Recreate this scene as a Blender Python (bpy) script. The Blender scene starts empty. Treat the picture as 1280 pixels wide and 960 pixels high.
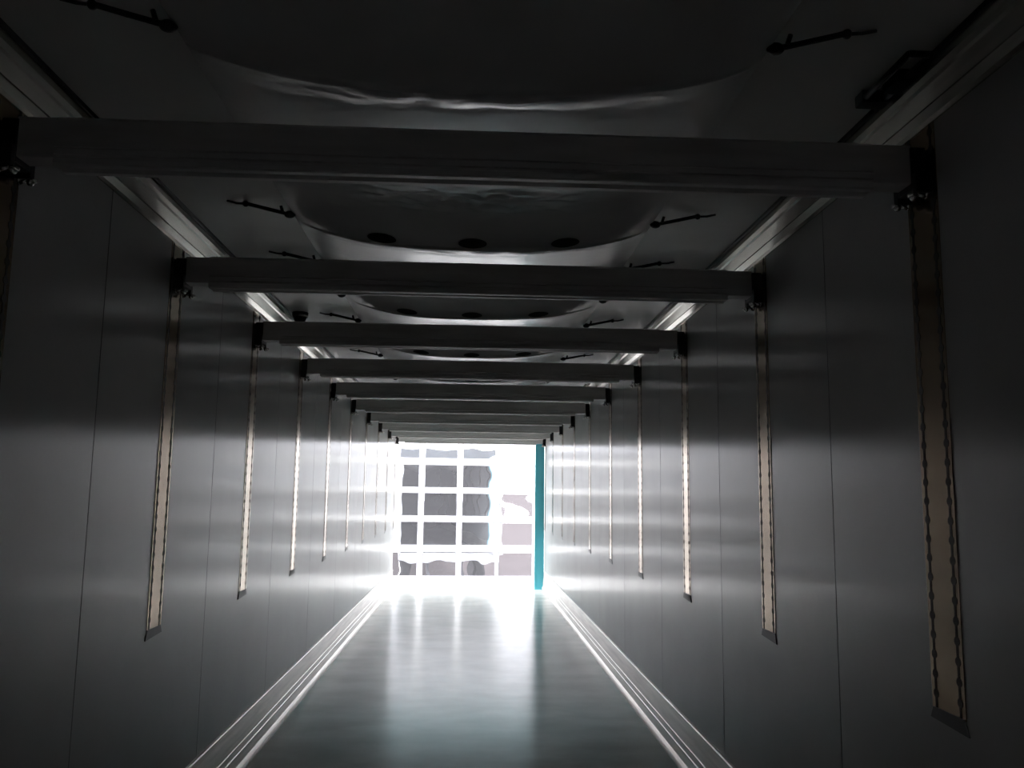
import bpy, bmesh, math, random
from mathutils import Matrix, Vector, noise
random.seed(7)
S = bpy.context.scene
COL = S.collection
PI = math.pi

# ------------------------------------------------------------------ camera
F_PX, YAW, PITCH, ROLL = 1057.4, 0.0472, 0.1311, 0.0128
cam = bpy.data.cameras.new('camera'); cam.sensor_width = 36.0
cam.lens = F_PX / 1280 * 36.0; cam.clip_start = 0.02; cam.clip_end = 500
co = bpy.data.objects.new('camera', cam); COL.objects.link(co)
def cam2world(v):
    x, y, z = v
    c, s = math.cos(PITCH), math.sin(PITCH); y, z = y*c - z*s, y*s + z*c
    c, s = math.cos(YAW), math.sin(YAW);     x, y = x*c + y*s, -x*s + y*c
    return Vector((x, y, z))
cr, sr = math.cos(ROLL), math.sin(ROLL)
R_, U_, B_ = cam2world((cr, 0, sr)), cam2world((-sr, 0, cr)), cam2world((0, -1, 0))
co.matrix_world = Matrix(((R_.x, U_.x, B_.x, 0.0046), (R_.y, U_.y, B_.y, 0.0),
                          (R_.z, U_.z, B_.z, 1.5055), (0, 0, 0, 1)))
S.camera = co

# ------------------------------------------------------------------ light
SKY = 13.0
W = bpy.data.worlds.new('overcast_sky'); S.world = W; W.use_nodes = True
nt = W.node_tree; nt.nodes.clear()
wo = nt.nodes.new('ShaderNodeOutputWorld'); bg = nt.nodes.new('ShaderNodeBackground')
tc = nt.nodes.new('ShaderNodeTexCoord'); mp = nt.nodes.new('ShaderNodeMapping')
mp.inputs['Scale'].default_value = (1.6, 1.6, 4.0)
nz = nt.nodes.new('ShaderNodeTexNoise'); nz.inputs['Scale'].default_value = 1.7; nz.inputs['Detail'].default_value = 5
rp = nt.nodes.new('ShaderNodeValToRGB')
rp.color_ramp.elements[0].position = .36; rp.color_ramp.elements[0].color = (.70, .71, .73, 1)
rp.color_ramp.elements[1].position = .62; rp.color_ramp.elements[1].color = (1, 1, 1, 1)
nt.links.new(tc.outputs['Generated'], mp.inputs['Vector']); nt.links.new(mp.outputs[0], nz.inputs['Vector'])
nt.links.new(nz.outputs['Fac'], rp.inputs['Fac']); nt.links.new(rp.outputs[0], bg.inputs['Color'])
bg.inputs['Strength'].default_value = SKY
nt.links.new(bg.outputs[0], wo.inputs[0])
S.view_settings.view_transform = 'Standard'; S.view_settings.look = 'None'
S.view_settings.gamma = 1.0; S.view_settings.use_curve_mapping = False
S.view_settings.exposure = 0.0
S.cycles.max_bounces = 16; S.cycles.diffuse_bounces = 14; S.cycles.glossy_bounces = 10
S.cycles.use_denoising = True
S.cycles.sample_clamp_indirect = 0

# ------------------------------------------------------------------ materials
def mat(name, col, rough=.5, metal=0., spec=.5, aniso=0., tan=None, var=.06, vscale=3., vstretch=(1, 1, 1), bump=0., bscale=20., bstretch=(1, 1, 1), coat=0., coat_r=.1):
    m = bpy.data.materials.new(name); m.use_nodes = True
    t = m.node_tree; b = t.nodes['Principled BSDF']
    b.inputs['Roughness'].default_value = rough; b.inputs['Metallic'].default_value = metal
    b.inputs['Specular IOR Level'].default_value = spec
    b.inputs['Coat Weight'].default_value = coat; b.inputs['Coat Roughness'].default_value = coat_r
    g = t.nodes.new('ShaderNodeNewGeometry')
    mpn = t.nodes.new('ShaderNodeMapping'); mpn.inputs['Scale'].default_value = vstretch
    n = t.nodes.new('ShaderNodeTexNoise'); n.inputs['Scale'].default_value = vscale; n.inputs['Detail'].default_value = 4
    t.links.new(g.outputs['Position'], mpn.inputs['Vector']); t.links.new(mpn.outputs[0], n.inputs['Vector'])
    r = t.nodes.new('ShaderNodeValToRGB')
    r.color_ramp.elements[0].position = .3; r.color_ramp.elements[1].position = .7
    r.color_ramp.elements[0].color = tuple(c*(1-var) for c in col) + (1,)
    r.color_ramp.elements[1].color = tuple(min(1, c*(1+var)) for c in col) + (1,)
    t.links.new(n.outputs['Fac'], r.inputs['Fac']); t.links.new(r.outputs[0], b.inputs['Base Color'])
    if aniso:
        b.inputs['Anisotropic'].default_value = aniso
        cx = t.nodes.new('ShaderNodeCombineXYZ')
        for i in range(3): cx.inputs[i].default_value = tan[i]
        t.links.new(cx.outputs[0], b.inputs['Tangent'])
    if bump:
        m2 = t.nodes.new('ShaderNodeMapping'); m2.inputs['Scale'].default_value = bstretch
        n2 = t.nodes.new('ShaderNodeTexNoise'); n2.inputs['Scale'].default_value = bscale; n2.inputs['Detail'].default_value = 3
        bp = t.nodes.new('ShaderNodeBump'); bp.inputs['Strength'].default_value = 1; bp.inputs['Distance'].default_value = bump
        t.links.new(g.outputs['Position'], m2.inputs['Vector']); t.links.new(m2.outputs[0], n2.inputs['Vector'])
        t.links.new(n2.outputs['Fac'], bp.inputs['Height']); t.links.new(bp.outputs[0], b.inputs['Normal'])
    return m
M = {}
M['wall'] = mat('grey_coated_panel', (.55, .55, .545), .23, metal=.07, spec=.30, aniso=.90, tan=(0, 1, 0), var=.05, vscale=2)
M['seam'] = mat('dark_sealant', (.24, .24, .24), .7)
M['paint'] = mat('white_paint', (.8, .8, .8), .35)
M['ceil'] = mat('grey_ceiling_panel', (.74, .74, .715), .24, spec=.5, var=.05)
M['floor'] = mat('grey_coated_floor', (.62, .615, .60), .18, spec=.03, var=.16, vscale=2.2, vstretch=(1, 1.6, 1), bump=.0004, bscale=5, bstretch=(1, 1.6, 1))
M['alu'] = mat('brushed_aluminium', (.48, .46, .42), .24, metal=.8, var=.1, vscale=5, vstretch=(8, .4, 8))
M['kick'] = mat('worn_aluminium', (.78, .73, .695), .36, metal=.5, var=.14, vscale=4, vstretch=(10, .5, 10))
M['track'] = mat('track_aluminium', (.33, .255, .185), .20, metal=.9, var=.1, vscale=4, vstretch=(1, 1, 3))
M['slot'] = mat('dark_slot', (.022, .015, .011), .6)
M['cap'] = mat('grey_end_plate', (.13, .13, .135), .5)
M['beam'] = mat('anodised_beam', (.62, .605, .59), .55, metal=.2, var=.12, vscale=4, vstretch=(1, 6, 6))
M['latch'] = mat('zinc_latch', (.65, .65, .63), .22, metal=1)
M['dark'] = mat('black_plastic', (.012, .012, .012), .4)
M['rubber'] = mat('black_rubber', (.02, .02, .02), .6)
M['vinyl'] = mat('grey_duct_film', (.60, .60, .59), .20, spec=1., var=.08, bump=.0009, bscale=7, bstretch=(1, 3, 1))
M['hole'] = mat('dark_olive_mesh', (.02, .02, .014), .8)
M['teal'] = mat('teal_paint', (.10, .50, .60), .3, var=.03)
M['fascia'] = mat('teal_cladding', (.11, .45, .51), .4, var=.03)
M['white'] = mat('white_frame_paint', (.86, .86, .87), .4, var=.02)
M['ground'] = mat('pale_paving', (.105, .091, .089), .85, spec=0, var=.08, vscale=1.2)
M['red'] = mat('red_lens', (.5, .02, .02), .15)
# mirror glass of the gate: mostly a mirror with a thin milky film
m = bpy.data.materials.new('mirror_glazing'); m.use_nodes = True; t = m.node_tree
b = t.nodes['Principled BSDF']; b.inputs['Base Color'].default_value = (.46, .46, .50, 1)
b.inputs['Metallic'].default_value = 1; b.inputs['Roughness'].default_value = .015
d = t.nodes.new('ShaderNodeBsdfDiffuse'); d.inputs['Color'].default_value = (.55, .55, .60, 1)
mx = t.nodes.new('ShaderNodeMixShader'); mx.inputs[0].default_value = .075
t.links.new(b.outputs[0], mx.inputs[1]); t.links.new(d.outputs[0], mx.inputs[2])
t.links.new(mx.outputs[0], t.nodes['Material Output'].inputs['Surface'])
M['mirror'] = m

# ------------------------------------------------------------------ mesh helpers
def box(bm, x0, x1, y0, y1, z0, z1, mi=0, bev=0.):
    r = bmesh.ops.create_cube(bm, size=1)
    vs = r['verts']
    bmesh.ops.scale(bm, vec=(x1-x0, y1-y0, z1-z0), verts=vs)
    bmesh.ops.translate(bm, vec=((x0+x1)/2, (y0+y1)/2, (z0+z1)/2), verts=vs)
    fs = {f for v in vs for f in v.link_faces}
    for f in fs: f.material_index = mi
    if bev:
        es = list({e for v in vs for e in v.link_edges})
        bmesh.ops.bevel(bm, geom=es, offset=bev, segments=2, affect='EDGES', profile=.6)
    return vs
def cyl(bm, p0, p1, r0, r1=None, seg=12):
    r1 = r0 if r1 is None else r1
    p0, p1 = Vector(p0), Vector(p1); d = p1-p0; L = d.length
    q = bmesh.ops.create_cone(bm, cap_ends=True, segments=seg, radius1=r0, radius2=r1, depth=L)
    mtx = Matrix.Translation((p0+p1)/2) @ d.to_track_quat('Z', 'Y').to_matrix().to_4x4()
    bmesh.ops.transform(bm, matrix=mtx, verts=q['verts'])
    return q['verts']
def ball(bm, c, r, sx=1, sy=1, sz=1):
    q = bmesh.ops.create_uvsphere(bm, u_segments=14, v_segments=10, radius=r)
    bmesh.ops.scale(bm, vec=(sx, sy, sz), verts=q['verts'])
    bmesh.ops.translate(bm, vec=c, verts=q['verts'])
def tube(bm, pts, r, seg=8):
    for a, c in zip(pts[:-1], pts[1:]): cyl(bm, a, c, r, seg=seg)
    for p in pts[1:-1]: ball(bm, p, r)
def prism_y(bm, prof, y0, y1, mis=None):           # closed (x, z) outline pulled along y
    n = len(prof)
    a = [bm.verts.new((x, y0, z)) for x, z in prof]; c = [bm.verts.new((x, y1, z)) for x, z in prof]
    for i in range(n):
        f = bm.faces.new((a[i], a[(i+1) % n], c[(i+1) % n], c[i]))
        if mis: f.material_index = mis[i]
    bm.faces.new(a[::-1]); bm.faces.new(c)
def prism_x(bm, prof, x0, x1):                     # closed (y, z) outline pulled along x
    n = len(prof)
    a = [bm.verts.new((x0, y, z)) for y, z in prof]; c = [bm.verts.new((x1, y, z)) for y, z in prof]
    for i in range(n): bm.faces.new((a[i], a[(i+1) % n], c[(i+1) % n], c[i]))
    bm.faces.new(a[::-1]); bm.faces.new(c)
def prism_z(bm, prof, z0, z1, mis=None):           # closed (x, y) outline pulled up
    n = len(prof)
    a = [bm.verts.new((x, y, z0)) for x, y in prof]; c = [bm.verts.new((x, y, z1)) for x, y in prof]
    for i in range(n):
        f = bm.faces.new((a[i], a[(i+1) % n], c[(i+1) % n], c[i]))
        if mis: f.material_index = mis[i]
    bm.faces.new(a[::-1]); bm.faces.new(c)
def obj(name, bm, mats, parent=None, smooth=False, base=None):
    bmesh.ops.recalc_face_normals(bm, faces=bm.faces)
    if base is not None: bmesh.ops.translate(bm, vec=-Vector(base), verts=bm.verts)
    me = bpy.data.meshes.new(name); bm.to_mesh(me); bm.free()
    for k in (mats if isinstance(mats, (list, tuple)) else [mats]): me.materials.append(M[k])
    if smooth:
        for p in me.polygons: p.use_smooth = True
    o = bpy.data.objects.new(name, me); COL.objects.link(o)
    if parent: o.parent = parent
    if base is not None: o.location = base
    return o
def tag(o, label, cat, group=None):
    o['label'] = label; o['category'] = cat
    if group: o['group'] = group
    return o
def struct(o, label=None):
    o['kind'] = 'structure'
    if label: o['label'] = label
    return o
def empty(name, loc=(0, 0, 0)):
    o = bpy.data.objects.new(name, None); o.empty_display_size = .1
    o.location = loc; COL.objects.link(o); return o
def dup(root, loc, label=None):
    r = root.copy(); COL.objects.link(r); r.location = loc
    if label: r['label'] = label
    for ch in list(root.children):
        c = ch.copy(); COL.objects.link(c); c.parent = r
        for g in list(ch.children):
            k = g.copy(); COL.objects.link(k); k.parent = c
    return r
def NB(): return bmesh.new()
ORD = ['nearest', 'second', 'third', 'fourth', 'fifth', 'sixth', 'seventh', 'eighth', 'ninth', 'farthest']

# ------------------------------------------------------------------ sizes (metres)
HW = 1.24                       # half the inside width
Y0, Y1 = -1.0, 13.98            # front bulkhead, rear sill
ZC = 2.63                       # ceiling
PITCH_Y, OFF = 1.3175, 0.8802   # spacing of tracks and beams
YB = [OFF + PITCH_Y*k for k in range(1, 11)]

# ------------------------------------------------------------------ trailer body
def side_wall(name, s):
    pts, mis = [], []
    seams = [OFF + PITCH_Y*(k+.5) for k in range(-1, 10)]
    pts.append((s*HW, Y0))
    for y in seams:
        pts += [(s*HW, y-.0028), (s*(HW+.003), y-.0012), (s*(HW+.003), y+.0012), (s*HW, y+.0028)]
        mis += [0, 1, 1, 1]
    pts += [(s*HW, Y1+.12), (s*1.30, Y1+.12), (s*1.30, Y0)]
    mis += [0, 2, 2, 2]
    bm = NB(); prism_z(bm, pts, 0, 2.72, mis)
    return struct(obj(name, bm, ['wall', 'seam', 'paint']))
side_wall('wall_left', -1); side_wall('wall_right', 1)
bm = NB(); box(bm, -1.30, 1.30, Y0-.06, Y0, -.1, 2.72); struct(obj('wall_front', bm, 'paint'))
bm = NB(); box(bm, -1.30, 1.30, Y0-.06, Y1, -.10, 0); struct(obj('floor', bm, 'floor'))
bm = NB(); box(bm, -HW, HW, Y0, Y1+.12, ZC, 2.72); struct(obj('ceiling', bm, 'ceil'))
# white steel frame round the rear mouth
bm = NB()
for s in (-1, 1): box(bm, s*1.245, s*1.30, Y1+.12, Y1+.2, -.12, 2.42)
box(bm, -1.30, 1.30, Y1, Y1+.2, -.28, -.10)
struct(obj('trim_5', bm, 'paint'))
bm = NB(); box(bm, -1.30, 1.30, Y1+.12, Y1+.2, 2.42, 2.74); struct(obj('trim_6', bm, 'cap'))
# aluminium cove profile where wall meets ceiling, with the dark gasket line
for nm, s in (('trim_1', -1), ('trim_2', 1)):
    bm = NB()
    pr = [(0, 2.525), (.006, 2.525), (.012, 2.535), (.030, 2.552), (.036, 2.552), (.060, 2.583), (.068, 2.588), (.078, 2.60), (.085, ZC), (0, ZC)]
    prism_y(bm, [(s*(HW-d_), z) for d_, z in pr], Y0, Y1+.12)
    struct(obj(nm, bm, 'alu'))
    bm = NB(); box(bm, s*(HW-.085), s*(HW-.094), Y0, Y1+.1, ZC-.012, ZC)
    struct(obj('trim_3' if s < 0 else 'trim_4', bm, 'dark'))
# aluminium kick plates
for nm, s in (('baseboard_left', -1), ('baseboard_right', 1)):
    bm = NB()
    pr = [(0, .285), (.012, .285), (.016, .278), (.012, .270), (.010, .268), (.017, .150), (.020, .146), (.020, .142), (.018, .138),
          (.020, .110), (.0235, .106), (.0235, .100), (.0215, .096), (.025, .050), (.030, .042), (.036, .030), (.040, .014), (.040, 0), (0, 0)]
    prism_y(bm, [(s*(HW-d_), z) for d_, z in pr], Y0, Y1+.1)
    struct(obj(nm, bm, 'kick'))

# ------------------------------------------------------------------ the yard and the building behind
YF, TH = 18.6, .066             # gate plane, turned a little to the right
bm = NB(); box(bm, -150, 150, -250, 40, -1.4, -1.2); struct(obj('ground', bm, 'ground'))
fac = empty('sectional_gate', (0, YF, -1.2)); fac.rotation_euler = (0, 0, TH)
tag(fac, 'white sectional gate with a grid of warped mirror panes facing the open trailer', 'gate')
cols = [(-1.94, -1.10), (-1.01, -.267), (-.18, .576), (.629, 1.387)]
rows = [(-.238, .292), (.413, .931), (1.035, 1.557), (1.644, 2.171), (2.277, 2.80)]
ZO = 1.2                        # local z is measured from the ground
XL, XR, ZT = -2.06, 1.50, 2.90
bm = NB()
box(bm, XL, cols[0][0], -.02, .06, 0, ZT+ZO); box(bm, cols[3][1], XR, -.02, .06, 0, ZT+ZO)
for i in range(3): box(bm, cols[i][1], cols[i+1][0], -.02, .06, rows[0][0]+ZO, ZT+ZO)
zz = [(-1.2, rows[0][0])] + [(rows[i][1], rows[i+1][0]) for i in range(4)] + [(rows[4][1], ZT)]
for z0, z1 in zz: box(bm, cols[0][0], cols[3][1], -.025, .06, z0+ZO, z1+ZO)
obj('gate_frame', bm, 'white', fac)
AMP = .0016
for ci, (x0, x1) in enumerate(cols):
    for ri, (z0, z1) in enumerate(rows):
        bm = NB(); N, K = 30, 22; g = []
        off = Vector((ci*7.3, ri*5.1, 2.0)); amp = AMP*random.uniform(.7, 1.3)
        for j in range(K+1):
            r = []
            for i in range(N+1):
                u, v = -1+2*i/N, -1+2*j/K
                h = amp*(1-u*u)*(1-v*v) + .0010*noise.noise(Vector((u*1.3, v*1.1, 0))+off)*(1-u**4)*(1-v**4)
                r.append(bm.verts.new((x0+(x1-x0)*i/N, .008+h, z0+ZO+(z1-z0)*j/K)))
            g.append(r)
        for j in range(K):
            for i in range(N): bm.faces.new((g[j][i], g[j][i+1], g[j+1][i+1], g[j+1][i]))
        ed = [e for e in bm.edges if e.is_boundary]
        ex = bmesh.ops.extrude_edge_only(bm, edges=ed)
        vs = [q for q in ex['geom'] if isinstance(q, bmesh.types.BMVert)]
        for q in vs: q.co.y = .03
        bmesh.ops.holes_fill(bm, edges=[e for e in bm.edges if e.is_boundary], sides=0)
        o = obj('window_pane', bm, 'mirror', fac, smooth=True)
        o.data.polygons[-1].use_smooth = False
rot = Matrix.Rotation(TH, 4, 'Z'); tr = Matrix.Translation((0, YF, 0))
def facade(name, boxes, mk):
    bm = NB()
    for b6 in boxes: box(bm, *b6)
    bmesh.ops.transform(bm, matrix=tr @ rot, verts=bm.verts)
    return struct(obj(name, bm, mk))
facade('wall_building', [(-9, XL, 0, .3, -1.2, 3.08), (XR, 9, 0, .3, -1.2, 3.08), (XL, XR, 0, .3, ZT, 3.08)], 'white')
facade('trim_7', [(-9, 9, -.06, .3, 3.13, 5.2)], 'fascia')
facade('trim_8', [(-9, 9, -.10, .3, 3.08, 3.13)], 'cap')

# ------------------------------------------------------------------ rear of the trailer
dr = empty('tailgate', (1.165, Y1+.165, 0)); dr.rotation_euler = (0, 0, -.062)
tag(dr, 'trailer rear door swung open, its teal edge upright at right of the bright mouth', 'door')
bm = NB(); box(bm, -.085, .07, 0, .05, -.03, 2.55, bev=.006); obj('hinge_edge', bm, 'teal', dr)['label'] = 'teal painted hinge edge'
bm = NB(); box(bm, -.08, .07, .05, 1.2, -.03, 2.55, bev=.006); obj('door_leaf', bm, 'paint', dr)
bm = NB(); cyl(bm, (.085, .9, .1), (.085, .9, 2.5), .014); obj('locking_bar', bm, 'latch', dr)
def wheel(x, y):
    r = empty('trailer_wheel', (x, y, -1.2))
    bm = NB(); q = bmesh.ops.create_cone(bm, cap_ends=True, segments=32, radius1=.5, radius2=.5, depth=.3)
    bmesh.ops.bevel(bm, geom=[e for e in bm.edges if len(e.link_faces) == 2 and abs(e.calc_face_angle()) > 1], offset=.05, segments=3, affect='EDGES')
    bmesh.ops.transform(bm, matrix=Matrix.Translation((0, 0, .5)) @ Matrix.Rotation(PI/2, 4, 'Y'), verts=bm.verts)
    obj('tyre', bm, 'rubber', r)
    s = 1 if x > 0 else -1
    bm = NB(); cyl(bm, (s*.13, 0, .5), (s*.165, 0, .5), .28, .2, 24); obj('rim', bm, 'latch', r)
    return r
for x, nm in ((-1.05, 'left'), (1.05, 'right')):
    tag(wheel(x, Y1-1.6), 'black trailer tyre under the %s rear corner, mirrored in the gate' % nm, 'wheel')
bu = empty('rear_bumper', (0, Y1, -.7)); tag(bu, 'dark rear bumper bar under the trailer sill, mirrored in the gate', 'bumper')
bm = NB(); box(bm, -1.2, 1.2, .02, .12, -.1, .06, bev=.02); obj('crossbar', bm, 'cap', bu)
for s in (-1, 1):
    bm = NB(); box(bm, s*.45-.04, s*.45+.04, -.3, .05, .0, .42); obj('bracket', bm, 'cap', bu)
for s in (-1, 1):
    bm = NB(); box(bm, s*.95-.2, s*.95+.2, .121, .15, -.07, .04, bev=.01); obj('tail_light', bm, 'red', bu)

# ------------------------------------------------------------------ lashing tracks in the walls
ZB, ZTK = .935, 2.525
def make_track(s):
    r = empty('lashing_track', (0, 0, 0)); s_ = -s       # faces into the room
    bm = NB(); vs = box(bm, min(0, s_*.002), max(0, s_*.002), -.076, .076, ZB+.03, ZTK)
    obj('track_plate', bm, 'track', r)
    for y in (-.055, .055):
        bm = NB(); xa, xb = sorted((s_*.0021, s_*.003))
        box(bm, xa, xb, y-.0045, y+.0045, ZB+.03, ZTK)
        z = ZB+.07
        while z < ZTK-.02:
            cyl(bm, (xa, y, z), (xb+ (0), y, z), .0120, seg=10); z += .05
        obj('slot_row', bm, 'slot', r)
    bm = NB(); n = [(-.088, ZB-.005), (.085, ZB+.005), (.070, ZB+.034), (-.070, ZB+.034)]
    prism_x(bm, n, 0, s_*.004)
    obj('end_plate', bm, 'cap', r)
    return r
for s, side in ((-1, 'left'), (1, 'right')):
    proto = make_track(s); proto.location = (s*HW, YB[0], 0)
    for k in range(10):
        lab = 'slotted upright metal lashing track on the %s wall, %s' % (side, (ORD[k] + ' from the camera') if 0 < k < 9 else ('nearest the camera' if k == 0 else 'nearest the open rear end'))
        o = proto if k == 0 else dup(proto, (s*HW, YB[k], 0))
        tag(o, lab, 'track', 'lashing tracks on the %s wall' % side)

# ------------------------------------------------------------------ cross beams
def make_beam():
    r = empty('load_bar')
    h0, h1, d = 2.343, 2.478, .040
    pr = [(-d, h0+.004), (-d, h0+.018), (-d+.005, h0+.021), (-d+.005, h0+.027), (-d, h0+.030), (-d, h0+.044), (-d+.003, h0+.047), (-d, h0+.050),
          (-d, h1-.012), (-d+.008, h1-.004), (-d+.014, h1), (d-.014, h1), (d-.008, h1-.004), (d, h1-.012),
          (d, h0+.030), (d-.005, h0+.027), (d-.005, h0+.021), (d, h0+.018), (d, h0+.004), (d-.004, h0),
          (.016, h0), (.013, h0+.006), (.004, h0+.006), (0, h0), (-.004, h0+.006), (-.013, h0+.006), (-.016, h0), (-d+.004, h0)]
    bm = NB(); prism_x(bm, pr, -1.095, 1.085); obj('profile', bm, 'beam', r)
    for xa, xb in ((-1.195, -1.09), (1.08, 1.195)):
        bm = NB(); box(bm, xa, xb, -.036, .036, h0+.020, h1-.005, bev=.004); obj('sliding_end', bm, 'beam', r)
    for s in (-1, 1):
        bm = NB(); xa, xb = sorted((s*1.19, s*1.233))
        box(bm, xa, xb, -.04, .04, h0+.004, h1-.012, bev=.004)
        for y in (-.05, .05):
            box(bm, xa+.0, xb, y-.012, y+.012, h0-.012, h0+.045, bev=.003)
        hd = obj('end_head', bm, 'dark', r)
        for y in (-.048, .048):
            bm = NB()
            tube(bm, [(s*1.175, y*.9, h0-.018), (s*1.20, y, h0-.012), (s*1.222, y, h0-.022), (s*1.228, y, h0+.004)], .0055)
            ball(bm, (s*1.19, y*.9, h0-.022), .010)
            obj('latch_claw', bm, 'latch', hd, smooth=True)
    return r
pb = make_beam()
for k in range(10):
    o = pb if k == 0 else dup(pb, (0, 0, 0))
    o.location = (0, YB[k], 0)
    lab = ('horizontal aluminium load bar under the ceiling, %s' % ('nearest the camera' if k == 0 else 'farthest away, over the bright rear opening' if k == 9 else ORD[k] + ' from the camera'))
    tag(o, lab, 'load bar', 'load bars between the walls')

# ------------------------------------------------------------------ air duct along the ceiling
DP, DY = 1.35, 1.98            # length of a section, the first low seam
DW = .715
def sag(t):
    # t = 0 just past the low seam, t = 1 the next low seam
    def sm(a, b_, x): x = max(0, min(1, (x-a)/(b_-a))); return x*x*(3-2*x)
    return 1 - .15*sm(0, .1, t) - .12*sm(.05, .5, t) - .20*sm(.35, .80, t) + .47*sm(.77, 1.0, t)
def duct_z(x, y):
    q = (y-DY)/DP; k = math.floor(q); t = q-k
    cx = max(0., 1-abs(x/DW)**2.7)
    a = .104*sag(t)*cx**.8
    lip = .010*math.exp(-((min(t, 1-t)*DP)/.010)**2)*cx**.5
    w = math.exp(-(x/.28)**2)*math.exp(-((t-.67)/.09)**2)
    v = Vector((x*9+k*3.1, y*14, k*1.7))
    wr = .034*w*(abs(noise.noise(v))-.25+.5*noise.noise(v*2.1))
    sd = math.exp(-((t-.04)/.05)**2)*.006*noise.noise(Vector((x*11+k, y*22, 4.+k)))*cx
    gen = .0035*noise.noise(Vector((x*2.2+k*5, y*5, 9.)))*cx
    return 2.597-a-lip+wr+sd+gen
du = empty('air_duct', (0, 0, 2.62)); tag(du, 'grey film air duct sagging along the middle of the ceiling', 'air duct')
bm = NB(); NX = 84; ya, yb = -.6, 13.9
ys = []; y = ya
while y < yb:
    ys.append(y)
    t = ((y-DY)/DP) % 1.0
    y += .008 if (t < .06 or t > .95) else (.013 if y < 5.5 else .03)
rowsv = []
for y in ys:
    rowsv.append([bm.verts.new((x, y, duct_z(x, y)-2.62)) for x in [-DW+2*DW*i/NX for i in range(NX+1)]])
for a, c in zip(rowsv[:-1], rowsv[1:]):
    for i in range(NX): bm.faces.new((a[i], a[i+1], c[i+1], c[i]))
obj('duct_film', bm, 'vinyl', du, smooth=True)
for k in range(1, 9):
    for x in (-.365, -.005, .365):
        yc = DY + DP*k - .062
        bm = NB(); g = []
        c0 = bm.verts.new((x, yc, duct_z(x, yc)-2.62-.003))
        for ring in (.5, 1):
            g.append([bm.verts.new((x+.057*ring*math.cos(a), yc+.046*ring*math.sin(a), duct_z(x+.057*ring*math.cos(a), yc+.046*ring*math.sin(a))-2.62-.003)) for a in [2*PI*i/24 for i in range(24)]])
        for i in range(24):
            bm.faces.new((c0, g[0][i], g[0][(i+1) % 24])); bm.faces.new((g[0][i], g[1][i], g[1][(i+1) % 24], g[0][(i+1) % 24]))
        obj('air_hole', bm, 'hole', du, smooth=True)
# black rubber tension cords along both edges of the duct
def make_cord(s):
    r = empty('tension_cord')
    zi = -.040
    bm = NB(); tube(bm, [(s*.165, -.030, -.010), (s*.09, -.016, -.024), (0, 0, zi)], .0075); obj('cord', bm, 'rubber', r, smooth=True)
    bm = NB(); tube(bm, [(s*.235, -.036, -.004), (s*.20, -.036, -.012), (s*.165, -.030, -.012)], .0045); ball(bm, (s*.165, -.030, -.012), .012); obj('ceiling_hook', bm, 'dark', r, smooth=True)
    bm = NB(); ball(bm, (0, 0, zi), .015, 1.5, 1.1, 1); cyl(bm, (s*.025, -.015, zi+.006), (s*.032, -.017, zi+.028), .006); obj('toggle', bm, 'dark', r, smooth=True)
    return r
for s, side in ((-1, 'left'), (1, 'right')):
    pc = make_cord(s); first = True
    for k in range(6):
        for kind, dy in (('A', -.08), ('B', .61)):
            yc = DY + DP*k + dy
            if kind == 'B' and k == 0: continue
            if k == 5 and kind == 'B': continue
            o = pc if first else dup(pc, (0, 0, 0)); first = False
            o.location = (s*.725, yc, ZC)
            n = [kk for kk in range(10) if YB[kk] > yc][0] if kind == 'A' else [kk for kk in range(10) if YB[kk] < yc][-1]
            lab = 'black elastic cord at the duct\'s %s edge, just %s the %s load bar' % (side, 'before' if kind == 'A' else 'beyond', ORD[n])
            tag(o, lab, 'cord', 'elastic cords along the %s edge of the duct' % side)

# ------------------------------------------------------------------ small things on the ceiling edge
lp = empty('ceiling_lamp', (-1.085, 5.28, ZC)); tag(lp, 'small black dome lamp with shiny rim on the left edge of the ceiling', 'lamp')
bm = NB(); cyl(bm, (0, 0, 0), (0, 0, -.02), .05, .05, 20); cyl(bm, (0, 0, -.02), (0, 0, -.06), .045, .03, 20); obj('housing', bm, 'dark', lp, smooth=False)
bm = NB(); q = bmesh.ops.create_cone(bm, cap_ends=False, segments=24, radius1=.047, radius2=.05, depth=.012); bmesh.ops.translate(bm, vec=(0, 0, -.025), verts=bm.verts); obj('rim', bm, 'latch', lp, smooth=True)
br = empty('wire_bracket', (1.10, 2.06, ZC)); tag(br, 'black rectangular bracket hanging under the ceiling by the right cove rail', 'bracket')
bm = NB()
tube(bm, [(-.025, -.13, -.022), (.03, -.13, -.022), (.03, .14, -.022), (-.025, .14, -.022), (-.025, -.13, -.022)], .009); obj('loop', bm, 'dark', br, smooth=True)
bm = NB(); box(bm, -.035, .045, .10, .15, -.034, 0, bev=.004); obj('mount', bm, 'dark', br)
bm = NB(); box(bm, -.0, .050, -.02, .06, -.034, 0, bev=.004); obj('mount', bm, 'dark', br)
